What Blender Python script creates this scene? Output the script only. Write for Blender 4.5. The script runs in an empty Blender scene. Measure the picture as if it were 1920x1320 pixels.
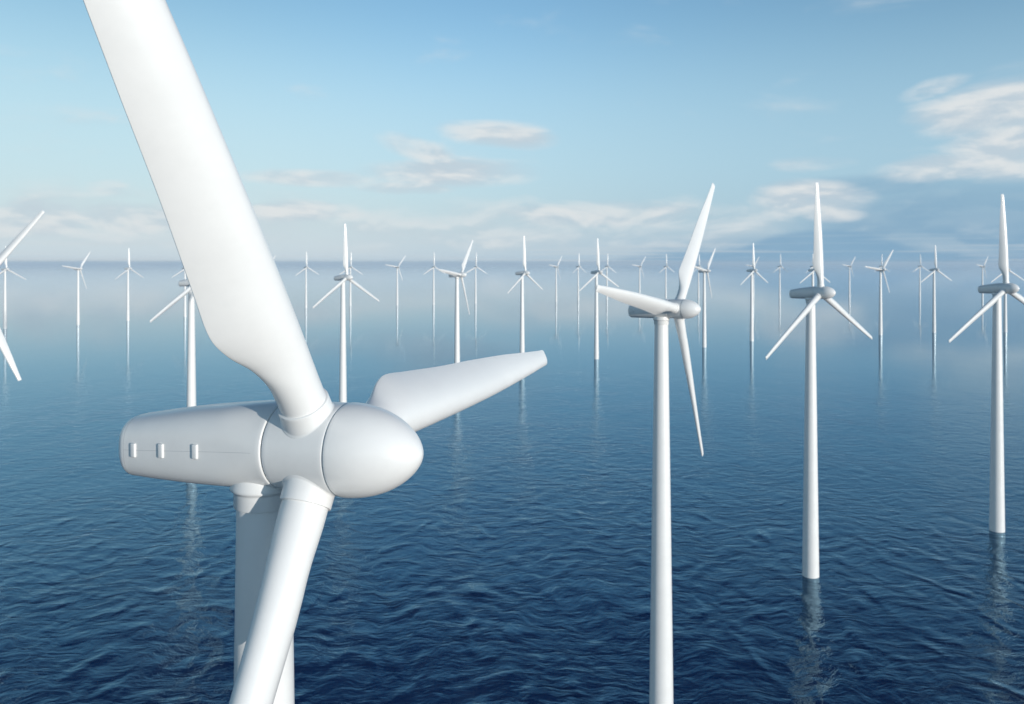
import bpy, bmesh, math, random
from math import radians as R, sin, cos, pi, sqrt
from mathutils import Vector, Matrix

S = bpy.context.scene
COL = S.collection

# ------------------------------------------------------------------ camera
CAM_H = 99.34
F_PX = 1500.0                         # focal length in pixels of a 1920 px wide frame
cam_data = bpy.data.cameras.new('camera')
cam = bpy.data.objects.new('camera', cam_data)
COL.objects.link(cam)
cam.location = (0, 0, CAM_H)
cam.rotation_euler = (R(90), 0, 0)
cam_data.sensor_width = 36.0
cam_data.lens = F_PX / 1920 * 36.0
cam_data.shift_y = -(660 - 493) / 1920.0
cam_data.clip_start = 0.5
cam_data.clip_end = 400000
cam_data.dof.use_dof = True
cam_data.dof.focus_distance = 39.0
cam_data.dof.aperture_fstop = 0.42
S.camera = cam

# ------------------------------------------------------------------ sun + exposure
SUN_AZ = 43.5        # degrees to the right of straight behind the camera
SUN_EL = 5.8
sun_dir = Vector((sin(R(SUN_AZ)) * cos(R(SUN_EL)), -cos(R(SUN_AZ)) * cos(R(SUN_EL)), sin(R(SUN_EL))))
sd = bpy.data.lights.new('sun', 'SUN')
sd.energy = 2.4
sd.angle = R(0.53)
sd.color = (1.0, 0.945, 0.87)
sun = bpy.data.objects.new('sun', sd)
COL.objects.link(sun)
sun.location = (200, -200, 300)
sun.rotation_euler = sun_dir.to_track_quat('Z', 'Y').to_euler()

S.view_settings.view_transform = 'Standard'
S.view_settings.look = 'None'
S.view_settings.gamma = 1
EXPOSURE = 0.62
S.view_settings.exposure = EXPOSURE
S.view_settings.use_curve_mapping = False
S.cycles.use_denoising = True
S.cycles.max_bounces = 6
S.cycles.volume_bounces = 2
S.cycles.sample_clamp_indirect = 6.0


# ------------------------------------------------------------------ node helper
class NT:
    """small helper that wires nodes; values may be sockets or numbers"""
    def __init__(self, tree):
        self.t = tree

    def node(self, kind, **props):
        n = self.t.nodes.new(kind)
        for k, v in props.items():
            setattr(n, k, v)
        return n

    def put(self, sock, v):
        if isinstance(v, bpy.types.NodeSocket):
            self.t.links.new(v, sock)
        else:
            sock.default_value = v

    def math(self, op, a, b=0.0, c=0.0, clamp=False):
        n = self.node('ShaderNodeMath', operation=op, use_clamp=clamp)
        self.put(n.inputs[0], a); self.put(n.inputs[1], b); self.put(n.inputs[2], c)
        return n.outputs[0]

    def smooth(self, v, a, b, lo=0.0, hi=1.0):
        n = self.node('ShaderNodeMapRange', interpolation_type='SMOOTHSTEP')
        self.put(n.inputs['Value'], v)
        n.inputs['From Min'].default_value = a; n.inputs['From Max'].default_value = b
        n.inputs['To Min'].default_value = lo; n.inputs['To Max'].default_value = hi
        return n.outputs[0]

    def vec(self, x, y, z=0.0):
        n = self.node('ShaderNodeCombineXYZ')
        self.put(n.inputs[0], x); self.put(n.inputs[1], y); self.put(n.inputs[2], z)
        return n.outputs[0]

    def noise(self, vec, scale, detail=4, rough=0.5, dist=0.0, typ=None, lac=2.0):
        n = self.node('ShaderNodeTexNoise')
        if typ:
            n.noise_type = typ
        self.put(n.inputs['Vector'], vec)
        n.inputs['Scale'].default_value = scale
        n.inputs['Detail'].default_value = detail
        n.inputs['Roughness'].default_value = rough
        n.inputs['Lacunarity'].default_value = lac
        n.inputs['Distortion'].default_value = dist
        return n.outputs[0]

    def mix(self, fac, a, b, blend='MIX'):
        n = self.node('ShaderNodeMix', data_type='RGBA', blend_type=blend)
        self.put(n.inputs[0], fac)
        for s, v in ((n.inputs[6], a), (n.inputs[7], b)):
            if isinstance(v, tuple) and len(v) == 3:
                v = (*v, 1)
            self.put(s, v)
        return n.outputs[2]


# ------------------------------------------------------------------ sky (world)
world = bpy.data.worlds.new('World')
S.world = world
world.use_nodes = True
wt = world.node_tree
for n in list(wt.nodes):
    wt.nodes.remove(n)
W = NT(wt)
SKY_STRENGTH = 0.15
sky = W.node('ShaderNodeTexSky', sky_type='NISHITA')
sky.sun_disc = False
sky.sun_elevation = R(SUN_EL)
sky.sun_rotation = math.atan2(sun_dir.x, sun_dir.y)
sky.altitude = 100
sky.air_density = 1.0
sky.dust_density = 0.2
sky.ozone_density = 3.0
geo = W.node('ShaderNodeTexCoord')
sep = W.node('ShaderNodeSeparateXYZ')
wt.links.new(geo.outputs['Generated'], sep.inputs[0])
dx, dy, dz = sep.outputs
az = W.math('ARCTAN2', dx, dy)                # azimuth, 0 = north (the way the camera looks)
el = W.math('ARCSINE', dz)                    # elevation


def px_az(x): return math.atan2(x - 960, F_PX)
def px_el(x, y): return math.atan2(493 - y, sqrt(F_PX ** 2 + (x - 960) ** 2))


C_UNIT = 1.0 / SKY_STRENGTH / 2 ** EXPOSURE     # radiance 1.0 in the picture


def cc(r, g, b):                              # display-linear cloud colour -> sky radiance
    return (r * C_UNIT, g * C_UNIT, b * C_UNIT)


base = W.mix(1.0, sky.outputs[0], (1.45, 1.32, 1.17), 'MULTIPLY')
# sky dulled towards the left, and darkened high in front by colour
base = W.mix(W.smooth(az, 0.05, -0.55), base, W.mix(1.0, base, (0.94, 0.87, 0.80), 'MULTIPLY'))
deep = W.math('MULTIPLY', W.smooth(el, 0.33, 0.53), W.smooth(dy, -0.1, 0.55))  # unseen sky above the frame, darkened so tower reflections stand out in the water
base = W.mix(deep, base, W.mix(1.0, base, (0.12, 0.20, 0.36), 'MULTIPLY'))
# thin high haze that pales the sky towards the sea
veil = W.smooth(el, 0.33, 0.09)
vcol = W.mix(W.smooth(az, -0.40, 0.50), cc(0.545, 0.715, 0.825), cc(0.385, 0.575, 0.735))
base = W.mix(W.math('MULTIPLY', veil, 0.78), base, vcol)
veil = W.smooth(el, 0.13, -0.01)
vcol = W.mix(W.smooth(az, -0.35, 0.45), cc(0.60, 0.70, 0.765), cc(0.34, 0.505, 0.65))
base = W.mix(W.math('MULTIPLY', veil, 0.92), base, vcol)


def fbm(up):
    """ragged cloud field, stretched level; `up` looks a little higher in the sky"""
    e = W.math('ADD', el, up) if up else el
    v = W.vec(az, W.math('MULTIPLY', e, 2.9), 0.7)
    return W.noise(v, 8.0, 7, 0.53, 0.3)


n0, n1 = fbm(0.0), fbm(0.010)
lit = W.smooth(W.math('SUBTRACT', n0, n1), -0.07, 0.08)      # tops catch the light, undersides stay grey


def blob(x, y, rx, ry, amp=1.0, tilt=0.0):
    """soft rise in cloudiness round a direction (bearing and height read off a 1920 px frame)"""
    a0, e0 = px_az(x), px_el(x, y)
    k = 1.0 / F_PX * cos(a0) ** 2
    u = W.math('DIVIDE', W.math('SUBTRACT', az, a0), rx * k)
    v = W.math('DIVIDE', W.math('SUBTRACT', el, e0), ry / F_PX)
    if tilt:
        v = W.math('SUBTRACT', v, W.math('MULTIPLY', u, tilt))
    d = W.math('ADD', W.math('MULTIPLY', u, u), W.math('MULTIPLY', v, v))
    return W.math('MULTIPLY', W.smooth(d, 1.0, 0.0), amp)


def field(blobs):
    m = blob(*blobs[0])
    for b_ in blobs[1:]:
        m = W.math('MAXIMUM', m, blob(*b_))
    return m


def clouds(base, bias, k, lo, hi, lit_c, shade_c, op):
    d = W.math('ADD', bias, W.math('MULTIPLY', W.math('SUBTRACT', n0, 0.5), k))
    d = W.smooth(d, lo, hi)
    col = W.mix(lit, cc(*shade_c), cc(*lit_c))
    return W.mix(W.math('MULTIPLY', d, op), base, col)


# blue-grey bank along the horizon at the right
base = clouds(base, field([(1850, 430, 560, 120, 1.0), (1640, 352, 300, 32, 0.8), (1480, 470, 420, 42, 0.8)]), 0.8, 0.05, 1.35,
              (0.26, 0.42, 0.57), (0.19, 0.36, 0.53), 0.85)
# level cumulus band just above the sea
band = W.math('MULTIPLY', W.smooth(el, 0.006, 0.026), W.smooth(el, 0.105, 0.060))
band = W.math('MULTIPLY', band, W.smooth(az, 0.42, 0.28, 0.25, 1.0))
base = clouds(base, W.math('MULTIPLY', band, 0.42), 1.7, 0.10, 0.95, (0.72, 0.765, 0.785), (0.55, 0.64, 0.70), 0.9)
# separate clouds
base = clouds(base, field([(1860, 205, 230, 62, 1.0, 0.15), (1900, 280, 190, 75, 1.0), (1790, 312, 220, 34, 0.9, 0.2),
                           (1750, 165, 95, 26, 0.75, 0.5), (1520, 372, 170, 46, 0.95, -0.15), (1560, 400, 90, 26, 0.9),
                           (1530, 307, 120, 22, 0.62), (935, 252, 160, 34, 0.85, -0.45), (775, 278, 110, 36, 0.8, -0.9),
                           (840, 325, 240, 40, 0.95), (600, 335, 210, 24, 0.8, -0.1), (760, 352, 150, 20, 0.85),
                           (560, 395, 170, 28, 0.8), (255, 410, 170, 40, 0.95), (60, 410, 170, 46, 0.9),
                           (1130, 400, 240, 40, 0.95), (200, 350, 60, 20, 0.55)]),
              1.6, 0.24, 1.2, (0.75, 0.78, 0.79), (0.54, 0.63, 0.70), 0.95)
# hill-like shape far right, painted into the sky as a grey-blue bank
hump = W.math('ADD', blob(1545, 493, 190, 400, 0.019), blob(1400, 493, 330, 400, 0.013))
hump = W.math('ADD', hump, blob(1750, 493, 420, 400, 0.010))
hump = W.math('ADD', hump, W.math('MULTIPLY', W.math('SUBTRACT', W.noise(W.vec(az, 0.0, 5.0), 22.0, 4, 0.5), 0.5), 0.006))
hm = W.smooth(W.math('SUBTRACT', hump, el), -0.004, 0.005)
base = W.mix(W.math('MULTIPLY', hm, 0.7), base, cc(0.215, 0.39, 0.56))
# thin level streaks lying on the horizon
st = W.noise(W.vec(W.math('MULTIPLY', az, 1.3), W.math('MULTIPLY', el, 55.0), 3.0), 3.0, 4, 0.55)
st = W.math('MULTIPLY', W.smooth(st, 0.48, 0.66), W.smooth(el, 0.045, 0.004))
base = W.mix(W.math('MULTIPLY', st, 0.40), base, cc(0.66, 0.70, 0.72))

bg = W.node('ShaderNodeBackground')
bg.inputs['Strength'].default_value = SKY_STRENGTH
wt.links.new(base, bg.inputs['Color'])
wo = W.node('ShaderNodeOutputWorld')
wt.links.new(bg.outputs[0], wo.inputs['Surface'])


# ------------------------------------------------------------------ materials
def new_mat(name):
    m = bpy.data.materials.new(name)
    m.use_nodes = True
    t = m.node_tree
    b = t.nodes['Principled BSDF']
    return m, NT(t), b


def paint_mat(name, colour, rough, coat=0.0):
    """satin turbine paint with faint unevenness in tone and gloss"""
    m, N, b = new_mat(name)
    tc = N.node('ShaderNodeTexCoord').outputs['Object']
    n1 = N.noise(tc, 0.35, 5, 0.6)
    n2 = N.noise(tc, 3.0, 4, 0.6)
    mixed = N.math('ADD', N.math('MULTIPLY', n1, 0.7), N.math('MULTIPLY', n2, 0.3))
    f = N.smooth(mixed, 0.35, 0.65)
    c = N.mix(f, tuple(k * 0.965 for k in colour), colour)
    b.inputs['Roughness'].default_value = rough
    N.put(b.inputs['Base Color'], c)
    N.put(b.inputs['Roughness'], N.smooth(n1, 0.3, 0.7, rough - 0.04, rough + 0.05))
    b.inputs['Specular IOR Level'].default_value = 0.5
    b.inputs['Coat Weight'].default_value = coat
    b.inputs['Coat Roughness'].default_value = 0.12
    return m


M_WHITE = paint_mat('white_paint', (0.80, 0.795, 0.775), 0.34, 0.35)
M_SEAM = paint_mat('seam_grey', (0.52, 0.53, 0.54), 0.6)


# sea
def sea_material():
    m, N, b = new_mat('sea_water')
    g = N.node('ShaderNodeNewGeometry')
    pos = g.outputs['Position']
    sp = N.node('ShaderNodeSeparateXYZ'); N.put(sp.inputs[0], pos)
    x, y = sp.outputs[0], sp.outputs[1]
    # crests drawn out a little along the wind
    p = N.vec(x, N.math('MULTIPLY', y, 0.62), 0.0)
    warp = N.node('ShaderNodeTexNoise'); N.put(warp.inputs['Vector'], p)
    warp.inputs['Scale'].default_value = 0.035; warp.inputs['Detail'].default_value = 3
    wv = N.node('ShaderNodeVectorMath', operation='MULTIPLY_ADD')
    N.put(wv.inputs[0], warp.outputs['Color']); wv.inputs[1].default_value = (14, 14, 0); N.put(wv.inputs[2], p)
    pw = wv.outputs[0]
    dist = N.math('SQRT', N.math('ADD', N.math('MULTIPLY', x, x), N.math('MULTIPLY', y, y)))
    # short wind ripples: crests mostly across the wind, so they are drawn out along x
    px_ = N.node('ShaderNodeVectorMath', operation='MULTIPLY')
    N.put(px_.inputs[0], wv.outputs[0]); px_.inputs[1].default_value = (0.50, 1.45, 1.0)
    pr = px_.outputs[0]
    ridge = N.noise(pw, 0.125, 4, 0.5, 0.25, 'RIDGED_MULTIFRACTAL', 2.1)
    swell = N.noise(p, 0.03, 3, 0.5)
    chop = N.noise(pr, 0.24, 4, 0.55, 0.4)
    rip = N.noise(pr, 0.70, 4, 0.6, 0.4)
    cells = N.smooth(dist, 190, 470, 1.0, 0.16)          # cross-chop dies away further out
    h = N.math('MULTIPLY', N.math('MULTIPLY', ridge, 0.74), cells)
    h = N.math('ADD', h, N.math('MULTIPLY', swell, 0.55))
    h = N.math('ADD', h, N.math('MULTIPLY', chop, 0.42))
    h = N.math('ADD', h, N.math('MULTIPLY', rip, 0.085))
    # calmer water further out, with patches of breeze
    calm = N.smooth(dist, 400, 900, 1.0, 0.09)
    patch = N.smooth(N.noise(pos, 0.004, 3, 0.5), 0.35, 0.65, 0.75, 1.15)
    bump = N.node('ShaderNodeBump')
    bump.inputs['Distance'].default_value = 1.0
    N.put(bump.inputs['Height'], N.math('MULTIPLY', h, N.math('MULTIPLY', calm, patch)))
    bump.inputs['Strength'].default_value = 1.0
    # clear deep water: a blue body under a fresnel reflection
    fr = N.node('ShaderNodeFresnel'); fr.inputs['IOR'].default_value = 2.35
    N.put(fr.inputs['Normal'], bump.outputs[0])
    gl = N.node('ShaderNodeBsdfGlossy')
    N.put(gl.inputs['Color'], N.mix(N.smooth(fr.outputs[0], 0.42, 0.80), (0.50, 0.80, 1.0), (0.92, 0.97, 1.0)))
    gl.inputs['Roughness'].default_value = 0.02
    N.put(gl.inputs['Normal'], bump.outputs[0])
    df = N.node('ShaderNodeBsdfDiffuse')
    df.inputs['Color'].default_value = (0.001, 0.011, 0.042, 1)
    N.put(df.inputs['Normal'], bump.outputs[0])
    mx = N.node('ShaderNodeMixShader')
    N.put(mx.inputs[0], N.math('MULTIPLY_ADD', fr.outputs[0], 1.18, -0.06, clamp=True))
    m.node_tree.links.new(df.outputs[0], mx.inputs[1])
    m.node_tree.links.new(gl.outputs[0], mx.inputs[2])
    m.node_tree.links.new(mx.outputs[0], m.node_tree.nodes['Material Output'].inputs['Surface'])
    m.node_tree.nodes.remove(b)
    return m


M_SEA = sea_material()


# ------------------------------------------------------------------ mesh helpers
def mesh_obj(name, bm, mat, parent=None, smooth=True, sharp=None):
    bmesh.ops.recalc_face_normals(bm, faces=bm.faces[:])
    me = bpy.data.meshes.new(name)
    bm.to_mesh(me); bm.free()
    me.materials.append(mat)
    if smooth:
        me.polygons.foreach_set('use_smooth', [True] * len(me.polygons))
        if sharp:
            me.set_sharp_from_angle(angle=R(sharp))
    o = bpy.data.objects.new(name, me)
    COL.objects.link(o)
    if parent:
        o.parent = parent
    return o


def loft(bm, rings, cap0=True, cap1=True):
    vs = [[bm.verts.new(p) for p in r] for r in rings]
    n = len(vs[0])
    for a, b in zip(vs, vs[1:]):
        for i in range(n):
            j = (i + 1) % n
            bm.faces.new((a[i], a[j], b[j], b[i]))
    if cap0: bm.faces.new(vs[0])
    if cap1: bm.faces.new(vs[-1])


def lathe_x(bm, prof, n=96, cap0=True, cap1=True):
    """profile of (x, r) turned about the X axis"""
    loft(bm, [[(x, r * cos(2 * pi * i / n), r * sin(2 * pi * i / n)) for i in range(n)] for x, r in prof], cap0, cap1)


def lathe_z(bm, prof, n=96, cap0=True, cap1=True):
    loft(bm, [[(r * cos(2 * pi * i / n), r * sin(2 * pi * i / n), z) for i in range(n)] for z, r in prof], cap0, cap1)


def interp(tab, t):
    for (a, va), (b, vb) in zip(tab, tab[1:]):
        if t <= b:
            k = (t - a) / (b - a); k = max(0, min(1, k))
            k = k * k * (3 - 2 * k) * 0.5 + k * 0.5
            return va + (vb - va) * k
    return tab[-1][1]


def catmull(tab, t):
    n = len(tab)
    for i in range(n - 1):
        if t <= tab[i + 1][0] or i == n - 2:
            x0, y0 = tab[i]; x1, y1 = tab[i + 1]
            def slope(j):
                a = tab[max(0, j - 1)]; b = tab[min(n - 1, j + 1)]
                return (b[1] - a[1]) / (b[0] - a[0])
            h = x1 - x0; s = max(0, min(1, (t - x0) / h))
            m0, m1 = slope(i) * h, slope(i + 1) * h
            s2, s3 = s * s, s ** 3
            return (2 * s3 - 3 * s2 + 1) * y0 + (s3 - 2 * s2 + s) * m0 + (-2 * s3 + 3 * s2) * y1 + (s3 - s2) * m1


# ------------------------------------------------------------------ the turbine
HUB_Z = 90.0
OVER = 3.55           # rotor centre ahead of the tower axis
TILT = 0.8            # shaft tilt, nose up
BLADE_R = 34.65

# --- tower
def tower_bm():
    bm = bmesh.new()
    prof = [(-6, 2.60)]
    zt = 87.55
    for i in range(25):
        z = zt * i / 24
        prof.append((z, 2.56 + (1.37 - 2.56) * (z / 88.0)))
    lathe_z(bm, prof, 96)
    return bm


def yaw_collar_bm():
    bm = bmesh.new()
    r = 1.53
    lathe_z(bm, [(86.70, r - 0.10), (86.70, r - 0.02), (86.74, r), (87.42, r), (87.50, r + 0.03), (87.56, r + 0.10),
                 (87.62, r + 0.17), (87.70, r + 0.19), (87.80, r + 0.17), (88.3, r + 0.1)], 96)
    return bm


# everything on the shaft is built about the rotor centre, +X = upwind, and tilted
NAC0, NAC1 = -2.06, -12.75
NAC_TAB = [(-12.75, 1.60), (-11.5, 1.70), (-10, 1.84), (-7.5, 2.03), (-5, 2.15), (-3, 2.235), (-2.06, 2.25)]


def nac_r(x): return catmull(NAC_TAB, x)


def nac_exp(x):                       # superellipse exponent: round at the hub, boxier at the tail
    k = max(0, min(1, (-2.3 - x) / 3.0)); k = k * k * (3 - 2 * k)
    return 2.0 + 0.75 * k


def nac_z(x):                         # the nacelle droops towards its tail
    k = max(0.0, min(1.0, (-2.3 - x) / 10.0))
    return -0.66 * k ** 1.15


def nac_point(x, th, r=None, ex=None):
    r = nac_r(x) if r is None else r
    e = 2.0 / (nac_exp(x) if ex is None else ex)
    c, s = cos(th), sin(th)
    return (x, math.copysign(abs(c) ** e, c) * r, math.copysign(abs(s) ** e, s) * r + nac_z(x))


def nacelle_bm():
    bm = bmesh.new()
    n = 96
    rings = []
    # rounded lip at the hub end
    for x, k in ((NAC0 - 0.0, -0.10), (NAC0 - 0.012, -0.045), (NAC0 - 0.05, -0.012), (NAC0 - 0.10, 0.0)):
        rings.append([nac_point(x, 2 * pi * i / n, nac_r(x) + k) for i in range(n)])
    for i in range(1, 40):
        x = NAC0 - 0.10 + (-11.55 - NAC0 + 0.10) * i / 39
        rings.append([nac_point(x, 2 * pi * j / n) for j in range(n)])
    # rounded tail cap
    x0 = -11.55; L = 1.1; r0 = nac_r(x0)
    for i in range(1, 15):
        a = pi / 2 * i / 15
        x = x0 - L * sin(a)
        r = r0 * (0.04 + 0.96 * cos(a))
        rings.append([nac_point(x, 2 * pi * j / n, r, nac_exp(x0) - 0.7 * (i / 15) ** 2) for j in range(n)])
    loft(bm, rings)
    return bm


def nacelle_seam_bm():
    """thin joint along the camera-side flank and the ring where the tail cap is joined"""
    bm = bmesh.new()
    for side in (1, -1):
        top, bot = [], []
        for i in range(41):
            x = -2.6 + (-11.5 + 2.6) * i / 40
            r = nac_r(x) + 0.004
            for lst, z in ((top, 0.010), (bot, -0.010)):
                lst.append(bm.verts.new((x, side * r, z + nac_z(x))))
        for i in range(40):
            bm.faces.new((top[i], top[i + 1], bot[i + 1], bot[i]))
    n = 96
    xr = -11.52
    a = [bm.verts.new(nac_point(xr + 0.012, 2 * pi * i / n, nac_r(xr + 0.012) + 0.004)) for i in range(n)]
    b = [bm.verts.new(nac_point(xr - 0.012, 2 * pi * i / n, nac_r(xr - 0.012) + 0.004)) for i in range(n)]
    for i in range(n):
        j = (i + 1) % n
        bm.faces.new((a[i], a[j], b[j], b[i]))
    return bm


def latch_bm(x, side):
    bm = bmesh.new()
    r = nac_r(x)
    w, h, d = 0.18, 0.38, 0.12
    g = bmesh.ops.create_cube(bm, size=1.0)
    bmesh.ops.scale(bm, vec=(2 * w, 2 * d, 2 * h), verts=bm.verts[:])
    bmesh.ops.bevel(bm, geom=bm.edges[:], offset=0.07, segments=4, profile=0.5, affect='EDGES')
    # slope of the flank
    sl = math.atan((nac_r(x + 0.2) - nac_r(x - 0.2)) / 0.4)
    bmesh.ops.rotate(bm, cent=(0, 0, 0), matrix=Matrix.Rotation(sl * side, 3, 'Z'), verts=bm.verts[:])
    bmesh.ops.translate(bm, vec=(x, side * (r - 0.02), nac_z(x)), verts=bm.verts[:])
    return bm


HUB_R = 2.29


def hub_bm():
    bm = bmesh.new()
    xs = [(-1.985, 2.12), (-1.985, 2.18), (-1.965, 2.21), (-1.92, 2.225)]
    for i in range(1, 17):
        x = -1.92 + (1.50 + 1.92) * i / 17
        k = (x + 1.92) / 3.42
        xs.append((x, 2.225 + 0.065 * sin(k * pi / 2)))
    xs += [(1.50, HUB_R), (1.56, HUB_R - 0.012), (1.585, HUB_R - 0.05), (1.585, HUB_R - 0.12)]
    lathe_x(bm, xs, 128)
    return bm


def shaft_ring_bm():
    bm = bmesh.new()
    lathe_x(bm, [(-2.3, 1.95), (-1.7, 1.95)], 96)
    return bm


def nose_ring_bm():
    bm = bmesh.new()
    lathe_x(bm, [(1.4, 2.10), (1.9, 2.10)], 96)
    return bm


def nose_bm():
    bm = bmesh.new()
    L = 4.02; x0 = 1.66
    prof = [(x0 - 0.02, HUB_R - 0.14), (x0 - 0.02, HUB_R - 0.02), (x0, HUB_R + 0.02), (x0 + 0.05, HUB_R + 0.035)]
    for i in range(1, 40):
        a = (pi / 2) * i / 40
        s = sin(a)
        prof.append((x0 + 0.05 + L * s, (HUB_R + 0.035) * (1 - s * s) ** 0.61))
    lathe_x(bm, prof, 128)
    return bm


# --- blade, built along +Z from the rotor centre, leading edge towards +Y
CHORD = [(2.3, 2.30), (3.9, 2.30), (4.8, 2.42), (6.0, 2.85), (7.2, 3.55), (8.4, 3.92), (10.5, 3.80), (15, 3.42), (20, 3.08),
         (25, 2.60), (30, 1.95), (33.4, 1.50), (34.4, 1.40), (34.65, 1.16)]
LEAD = [(2.3, 1.15), (3.9, 1.16), (8.4, 1.24), (15, 1.22), (22, 1.10), (30, 0.78), (33.4, 0.60), (34.4, 0.56), (34.65, 0.47)]
THICK = [(2.3, 2.30), (3.9, 2.28), (6.0, 2.06), (8.4, 1.90), (13, 1.68), (22, 1.12), (30, 0.74), (33.4, 0.62), (34.3, 0.48), (34.65, 0.15)]
ROUND = [(2.3, 1.0), (3.9, 1.0), (4.8, 0.86), (6.0, 0.45), (7.2, 0.12), (8.4, 0.0), (34.65, 0.0)]
PITCH = [(2.3, 25), (8.4, 29), (15, 27), (22, 24), (34.65, 12)]


def blade_section(r, n=64):
    c, t, le, k, pt = catmull(CHORD, r), catmull(THICK, r), catmull(LEAD, r), interp(ROUND, r), R(interp(PITCH, r))
    pts = []
    for i in range(n):
        th = 2 * pi * i / n
        u = 0.5 * (1 - cos(th))                       # 0 at leading edge
        sgn = 1 if th <= pi else -1
        yt = 5 * (0.2969 * sqrt(max(u, 0)) - 0.126 * u - 0.3516 * u * u + 0.2843 * u ** 3 - 0.1015 * u ** 4)
        ya = sgn * yt * t + 0.035 * c * 4 * u * (1 - u) * (1 if sgn > 0 else 0.6)
        yc = 0.5 * sin(th) * t
        y = yc * k + ya * (1 - k)
        # blunt trailing edge
        if k < 1:
            y += sgn * 0.03 * u * (1 - k)
        ch = le - u * c                               # along chord
        # rotate the section about the blade axis: trailing edge goes downwind
        px = y * cos(pt) + ch * sin(pt)
        py = ch * cos(pt) - y * sin(pt)
        pts.append((px, py, r))
    return pts


def blade_bm():
    bm = bmesh.new()
    rs = [2.2 + 0.2 * i for i in range(48)]
    rs += [rs[-1] + (33.4 - rs[-1]) * i / 36 for i in range(1, 37)]
    rs += [33.7, 34.0, 34.25, 34.42, 34.54, 34.62, 34.65]
    loft(bm, [blade_section(r) for r in rs])
    return bm


def blade_collar_bm():
    """socket sleeve on the hub that carries the blade root"""
    bm = bmesh.new()
    # skirt that fillets into the hub barrel
    n = 96
    rings = []
    for rad, lift in ((1.40, -0.05), (1.385, 0.0), (1.355, 0.035), (1.315, 0.055), (1.285, 0.10)):
        ring = []
        for i in range(n):
            a = 2 * pi * i / n
            x, y = rad * cos(a), rad * sin(a)
            ring.append((x, y, sqrt(max(HUB_R ** 2 - y * y, 0.1)) + lift - 0.03))
        rings.append(ring)
    for z, rad in ((2.76, 1.275), (2.86, 1.275), (2.90, 1.262), (2.915, 1.23), (2.915, 1.10)):
        rings.append([(rad * cos(2 * pi * i / n), rad * sin(2 * pi * i / n), z) for i in range(n)])
    loft(bm, rings)
    return bm


def make_turbine():
    root = bpy.data.objects.new('wind_turbine', None)
    COL.objects.link(root)
    mesh_obj('tower', tower_bm(), M_WHITE, root, sharp=50)
    mesh_obj('yaw_collar', yaw_collar_bm(), M_WHITE, root, sharp=50)
    tilt = Matrix.Translation((OVER, 0, HUB_Z)) @ Matrix.Rotation(R(-TILT), 4, 'Y')
    nac = mesh_obj('nacelle', nacelle_bm(), M_WHITE, root, sharp=60)
    nac.matrix_local = tilt
    mesh_obj('panel_seam', nacelle_seam_bm(), M_SEAM, nac)
    for x in (-10.7, -8.6, -6.2):
        mesh_obj('latch', latch_bm(x, -1), M_WHITE, nac, sharp=40)
    ring = mesh_obj('shaft_ring', shaft_ring_bm(), M_SEAM, root); ring.matrix_local = tilt
    hub = mesh_obj('hub', hub_bm(), M_WHITE, root, sharp=50); hub.matrix_local = tilt
    nose = mesh_obj('nose_cone', nose_bm(), M_WHITE, root, sharp=50); nose.matrix_local = tilt
    mesh_obj('nose_ring', nose_ring_bm(), M_SEAM, nose)
    bm_ = None
    for k in range(3):
        if bm_ is None:
            b = mesh_obj('blade', blade_bm(), M_WHITE, root, sharp=60)
            c = mesh_obj('root_collar', blade_collar_bm(), M_WHITE, b, sharp=45)
            bm_ = (b, c)
        else:
            b = bm_[0].copy(); COL.objects.link(b); b.parent = root
            c = bm_[1].copy(); COL.objects.link(c); c.parent = b
        b['turn'] = 120.0 * k
    return root


def pose(root, px, scale, yaw, phase, slim=1.0):
    """stand the turbine on the sea: px/scale measured on the photograph give bearing and distance"""
    d = F_PX / scale
    root.location = ((px - 960) / scale, d, 0)
    root.rotation_euler = (0, 0, R(-yaw))
    axis = Matrix.Translation((OVER, 0, HUB_Z)) @ Matrix.Rotation(R(-TILT), 4, 'Y')
    for ch in root.children:
        kind = ch.name.split('.')[0]
        if kind == 'blade':
            ch.matrix_local = (axis @ Matrix.Rotation(R(-(phase + ch['turn'])), 4, 'X')
                               @ Matrix.Diagonal((slim, slim, 1, 1)))
            for c in ch.children:
                c.scale = (1, 1, slim)
        elif kind in ('nacelle', 'hub', 'nose_cone', 'shaft_ring'):
            ch.matrix_local = axis @ Matrix.Diagonal((slim, slim, slim, 1))


def copy_tree(o, parent=None):
    c = o.copy(); COL.objects.link(c)
    if parent is not None:
        c.parent = parent
    for ch in list(o.children):
        copy_tree(ch, c)
    return c


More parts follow.
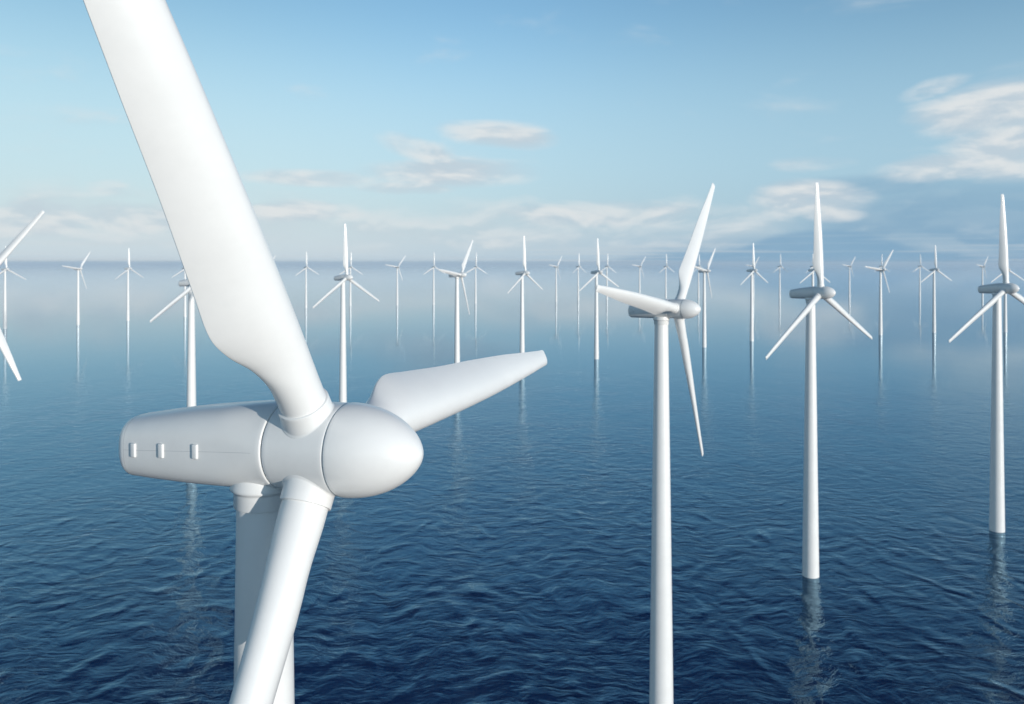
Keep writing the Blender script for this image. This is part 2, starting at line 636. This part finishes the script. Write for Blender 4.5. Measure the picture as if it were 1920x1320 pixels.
# (tower bearing px, scale px/m, yaw, rotor phase, label)
SPOTS = [
    (495.5, 35.8, 21.5, -31.0, 'huge white wind turbine closest to the camera, its nacelle latches and nose cone seen large'),
    (1240, 9.10, 34.5, 38.7, 'skewed-rotor turbine of middle distance whose tower runs out of the bottom of the frame'),
    (1520, 5.90, 52.4, -2.2, 'large upright-blade turbine whose whole tower stands in dark water, nacelle shaded dark blue'),
    (1869.5, 5.05, 68.0, -2.0, 'large upright-blade turbine cut by the right frame edge, a thinner tower showing just behind it'),
    (-42, 5.37, 70.0, 37.0, 'turbine at the left frame edge of which only two long blades reach into view'),
    (359, 3.85, 20.0, 0.6, 'turbine mostly hidden by the huge near blade, its tower running down behind the near nacelle'),
    (643, 2.90, 32.6, -1.4, 'turbine with one blade up whose tower goes down behind the near hub'),
    (857, 2.385, 24.6, 37.2, 'turbine with a skewed rotor whose tower foot is crossed by the near right-hand blade'),
    (979, 2.00, 34.1, -1.5, 'upright-blade turbine standing behind the tip of the near right-hand blade'),
    (1118.3, 1.815, 48.3, -2.4, 'upright-blade turbine whose hub is beside the left blade tip of the skewed mid-distance turbine'),
    (1320.5, 1.592, 40.4, 40.0, 'small skewed-rotor turbine just right of the nose of the skewed mid-distance turbine'),
    (1409.5, 1.475, 50.8, -1.4, 'small upright-blade turbine with another tiny skewed rotor showing behind its hub'),
    (1524, 1.40, 60.0, -0.2, 'upright-blade turbine hidden behind the tower of the large turbine, lower blades out both sides'),
    (1651, 1.36, 64.8, 37.6, 'small skewed-rotor turbine with an upright tiny one lined up straight behind it'),
    (1751.3, 1.316, 68.5, -1.4, 'small upright-blade turbine halfway between a skewed one and the right-edge turbine'),
    (1884.8, 1.305, 75.0, -2.0, 'small turbine peeping out from behind the tower of the right-edge turbine'),
    (9.5, 1.24, 25.0, -1.5, 'small upright turbine at left edge, crossed by the long blade of the cut-off turbine'),
    (146.5, 1.176, 16.5, 38.2, 'small skewed-rotor turbine in pale calm water, second tower from the left edge'),
    (240, 1.092, 21.6, -1.2, 'small upright-blade turbine left of the huge blade, its thin reflection long and pale'),
    (347, 1.02, 31.2, 0.9, 'small turbine half hidden by the huge blade, its tower just left of a thicker one'),
    (502.9, 0.787, 26.0, 38.1, 'distant turbine hidden behind the huge blade with only a blade tip showing'),
    (573.8, 0.85, 42.0, -1.6, 'distant upright-blade turbine between the huge blade and a taller upright turbine'),
    (657, 0.811, 50.0, 0.4, 'distant upright turbine overlapping the rotor of a taller turbine, tower just to its right'),
    (744.8, 0.80, 48.8, 39.0, 'distant skewed-rotor turbine alone in pale water above the near right-hand blade'),
    (813.1, 0.79, 55.3, -0.5, 'distant upright turbine whose hub meets the left blade tip of a skewed-rotor turbine'),
    (891.8, 0.77, 62.0, 1.0, 'distant upright turbine just right of a skewed-rotor turbine with dark nacelle'),
    (1042.8, 0.735, 40.0, 37.8, 'distant faint skewed-rotor turbine right of the near right-hand blade tip'),
    (1084.2, 0.705, 42.0, -0.9, 'distant upright turbine touched by the lower left blade tip of a taller upright turbine'),
    (1138, 0.69, 58.0, 1.0, 'distant upright turbine close behind and right of a taller upright turbine'),
    (1199.3, 0.675, 53.5, 37.5, 'distant skewed-rotor turbine crossed by the left blade of the skewed mid-distance turbine'),
    (1248.5, 0.676, 55.5, -0.8, 'distant upright turbine directly above the nacelle of the skewed mid-distance turbine'),
    (1309.7, 0.66, 50.0, -0.5, 'distant turbine right behind the nose of the skewed mid-distance turbine, blade tip up'),
    (1412.7, 0.64, 60.0, 36.0, 'tiny skewed rotor almost hidden behind the hub of a small upright turbine'),
    (1462.1, 0.663, 60.0, -0.2, 'distant upright turbine standing alone left of the large turbine with dark nacelle'),
    (1523, 0.68, 62.0, -1.0, 'tiny turbine behind the upright blade of the large turbine, only lower blades showing'),
    (1592.8, 0.65, 62.0, 38.0, 'distant faint skewed-rotor turbine above the lower right blade of the large turbine'),
    (1652, 0.635, 70.0, 1.0, 'tiny upright turbine lined up straight behind a small skewed-rotor turbine'),
    (1724.8, 0.64, 75.0, -1.5, 'distant faint upright turbine close left of a small brighter upright turbine'),
    (1842.2, 0.69, 60.0, 38.5, 'distant skewed-rotor turbine above the nacelle of the right-edge turbine'),
]
GROUP = 'white wind turbines standing in the sea'

proto = make_turbine()
for i, (px, sc, yaw, ph, label) in enumerate(SPOTS):
    t = proto if i == 0 else copy_tree(proto)
    pose(t, px, sc, yaw, ph, 1.0 if i == 0 else 0.86)      # the closest one carries the larger head
    t['label'] = label
    t['category'] = 'wind turbine'
    t['group'] = GROUP
for o in S.objects:
    if 'turn' in o.keys():
        del o['turn']

# ------------------------------------------------------------------ sea
def sea():
    bm = bmesh.new()
    radii = [0, 60, 150, 400, 1000, 3000, 10000, 40000]
    n = 96
    prev = None
    c = bm.verts.new((0, 0, 0))
    for r in radii[1:]:
        ring = [bm.verts.new((r * cos(2 * pi * i / n), r * sin(2 * pi * i / n), 0)) for i in range(n)]
        for i in range(n):
            j = (i + 1) % n
            if prev is None:
                bm.faces.new((c, ring[i], ring[j]))
            else:
                bm.faces.new((prev[i], ring[i], ring[j], prev[j]))
        prev = ring
    o = mesh_obj('sea', bm, M_SEA, smooth=True)
    o['kind'] = 'structure'
    return o


sea()


# ------------------------------------------------------------------ haze
def haze():
    bm = bmesh.new()
    bmesh.ops.create_cube(bm, size=1.0)
    bmesh.ops.scale(bm, vec=(90000, 90000, 146), verts=bm.verts[:])
    bmesh.ops.translate(bm, vec=(0, 0, 72.0 ), verts=bm.verts[:])
    m = bpy.data.materials.new('haze')
    m.use_nodes = True
    t = m.node_tree
    t.nodes.clear()
    v = t.nodes.new('ShaderNodeVolumePrincipled')
    v.inputs['Color'].default_value = (0.78, 0.90, 1.0, 1)
    v.inputs['Density'].default_value = 3.5e-5
    v.inputs['Anisotropy'].default_value = 0.0
    out = t.nodes.new('ShaderNodeOutputMaterial')
    t.links.new(v.outputs[0], out.inputs['Volume'])
    o = mesh_obj('haze', bm, m, smooth=False)
    o['kind'] = 'stuff'


haze()
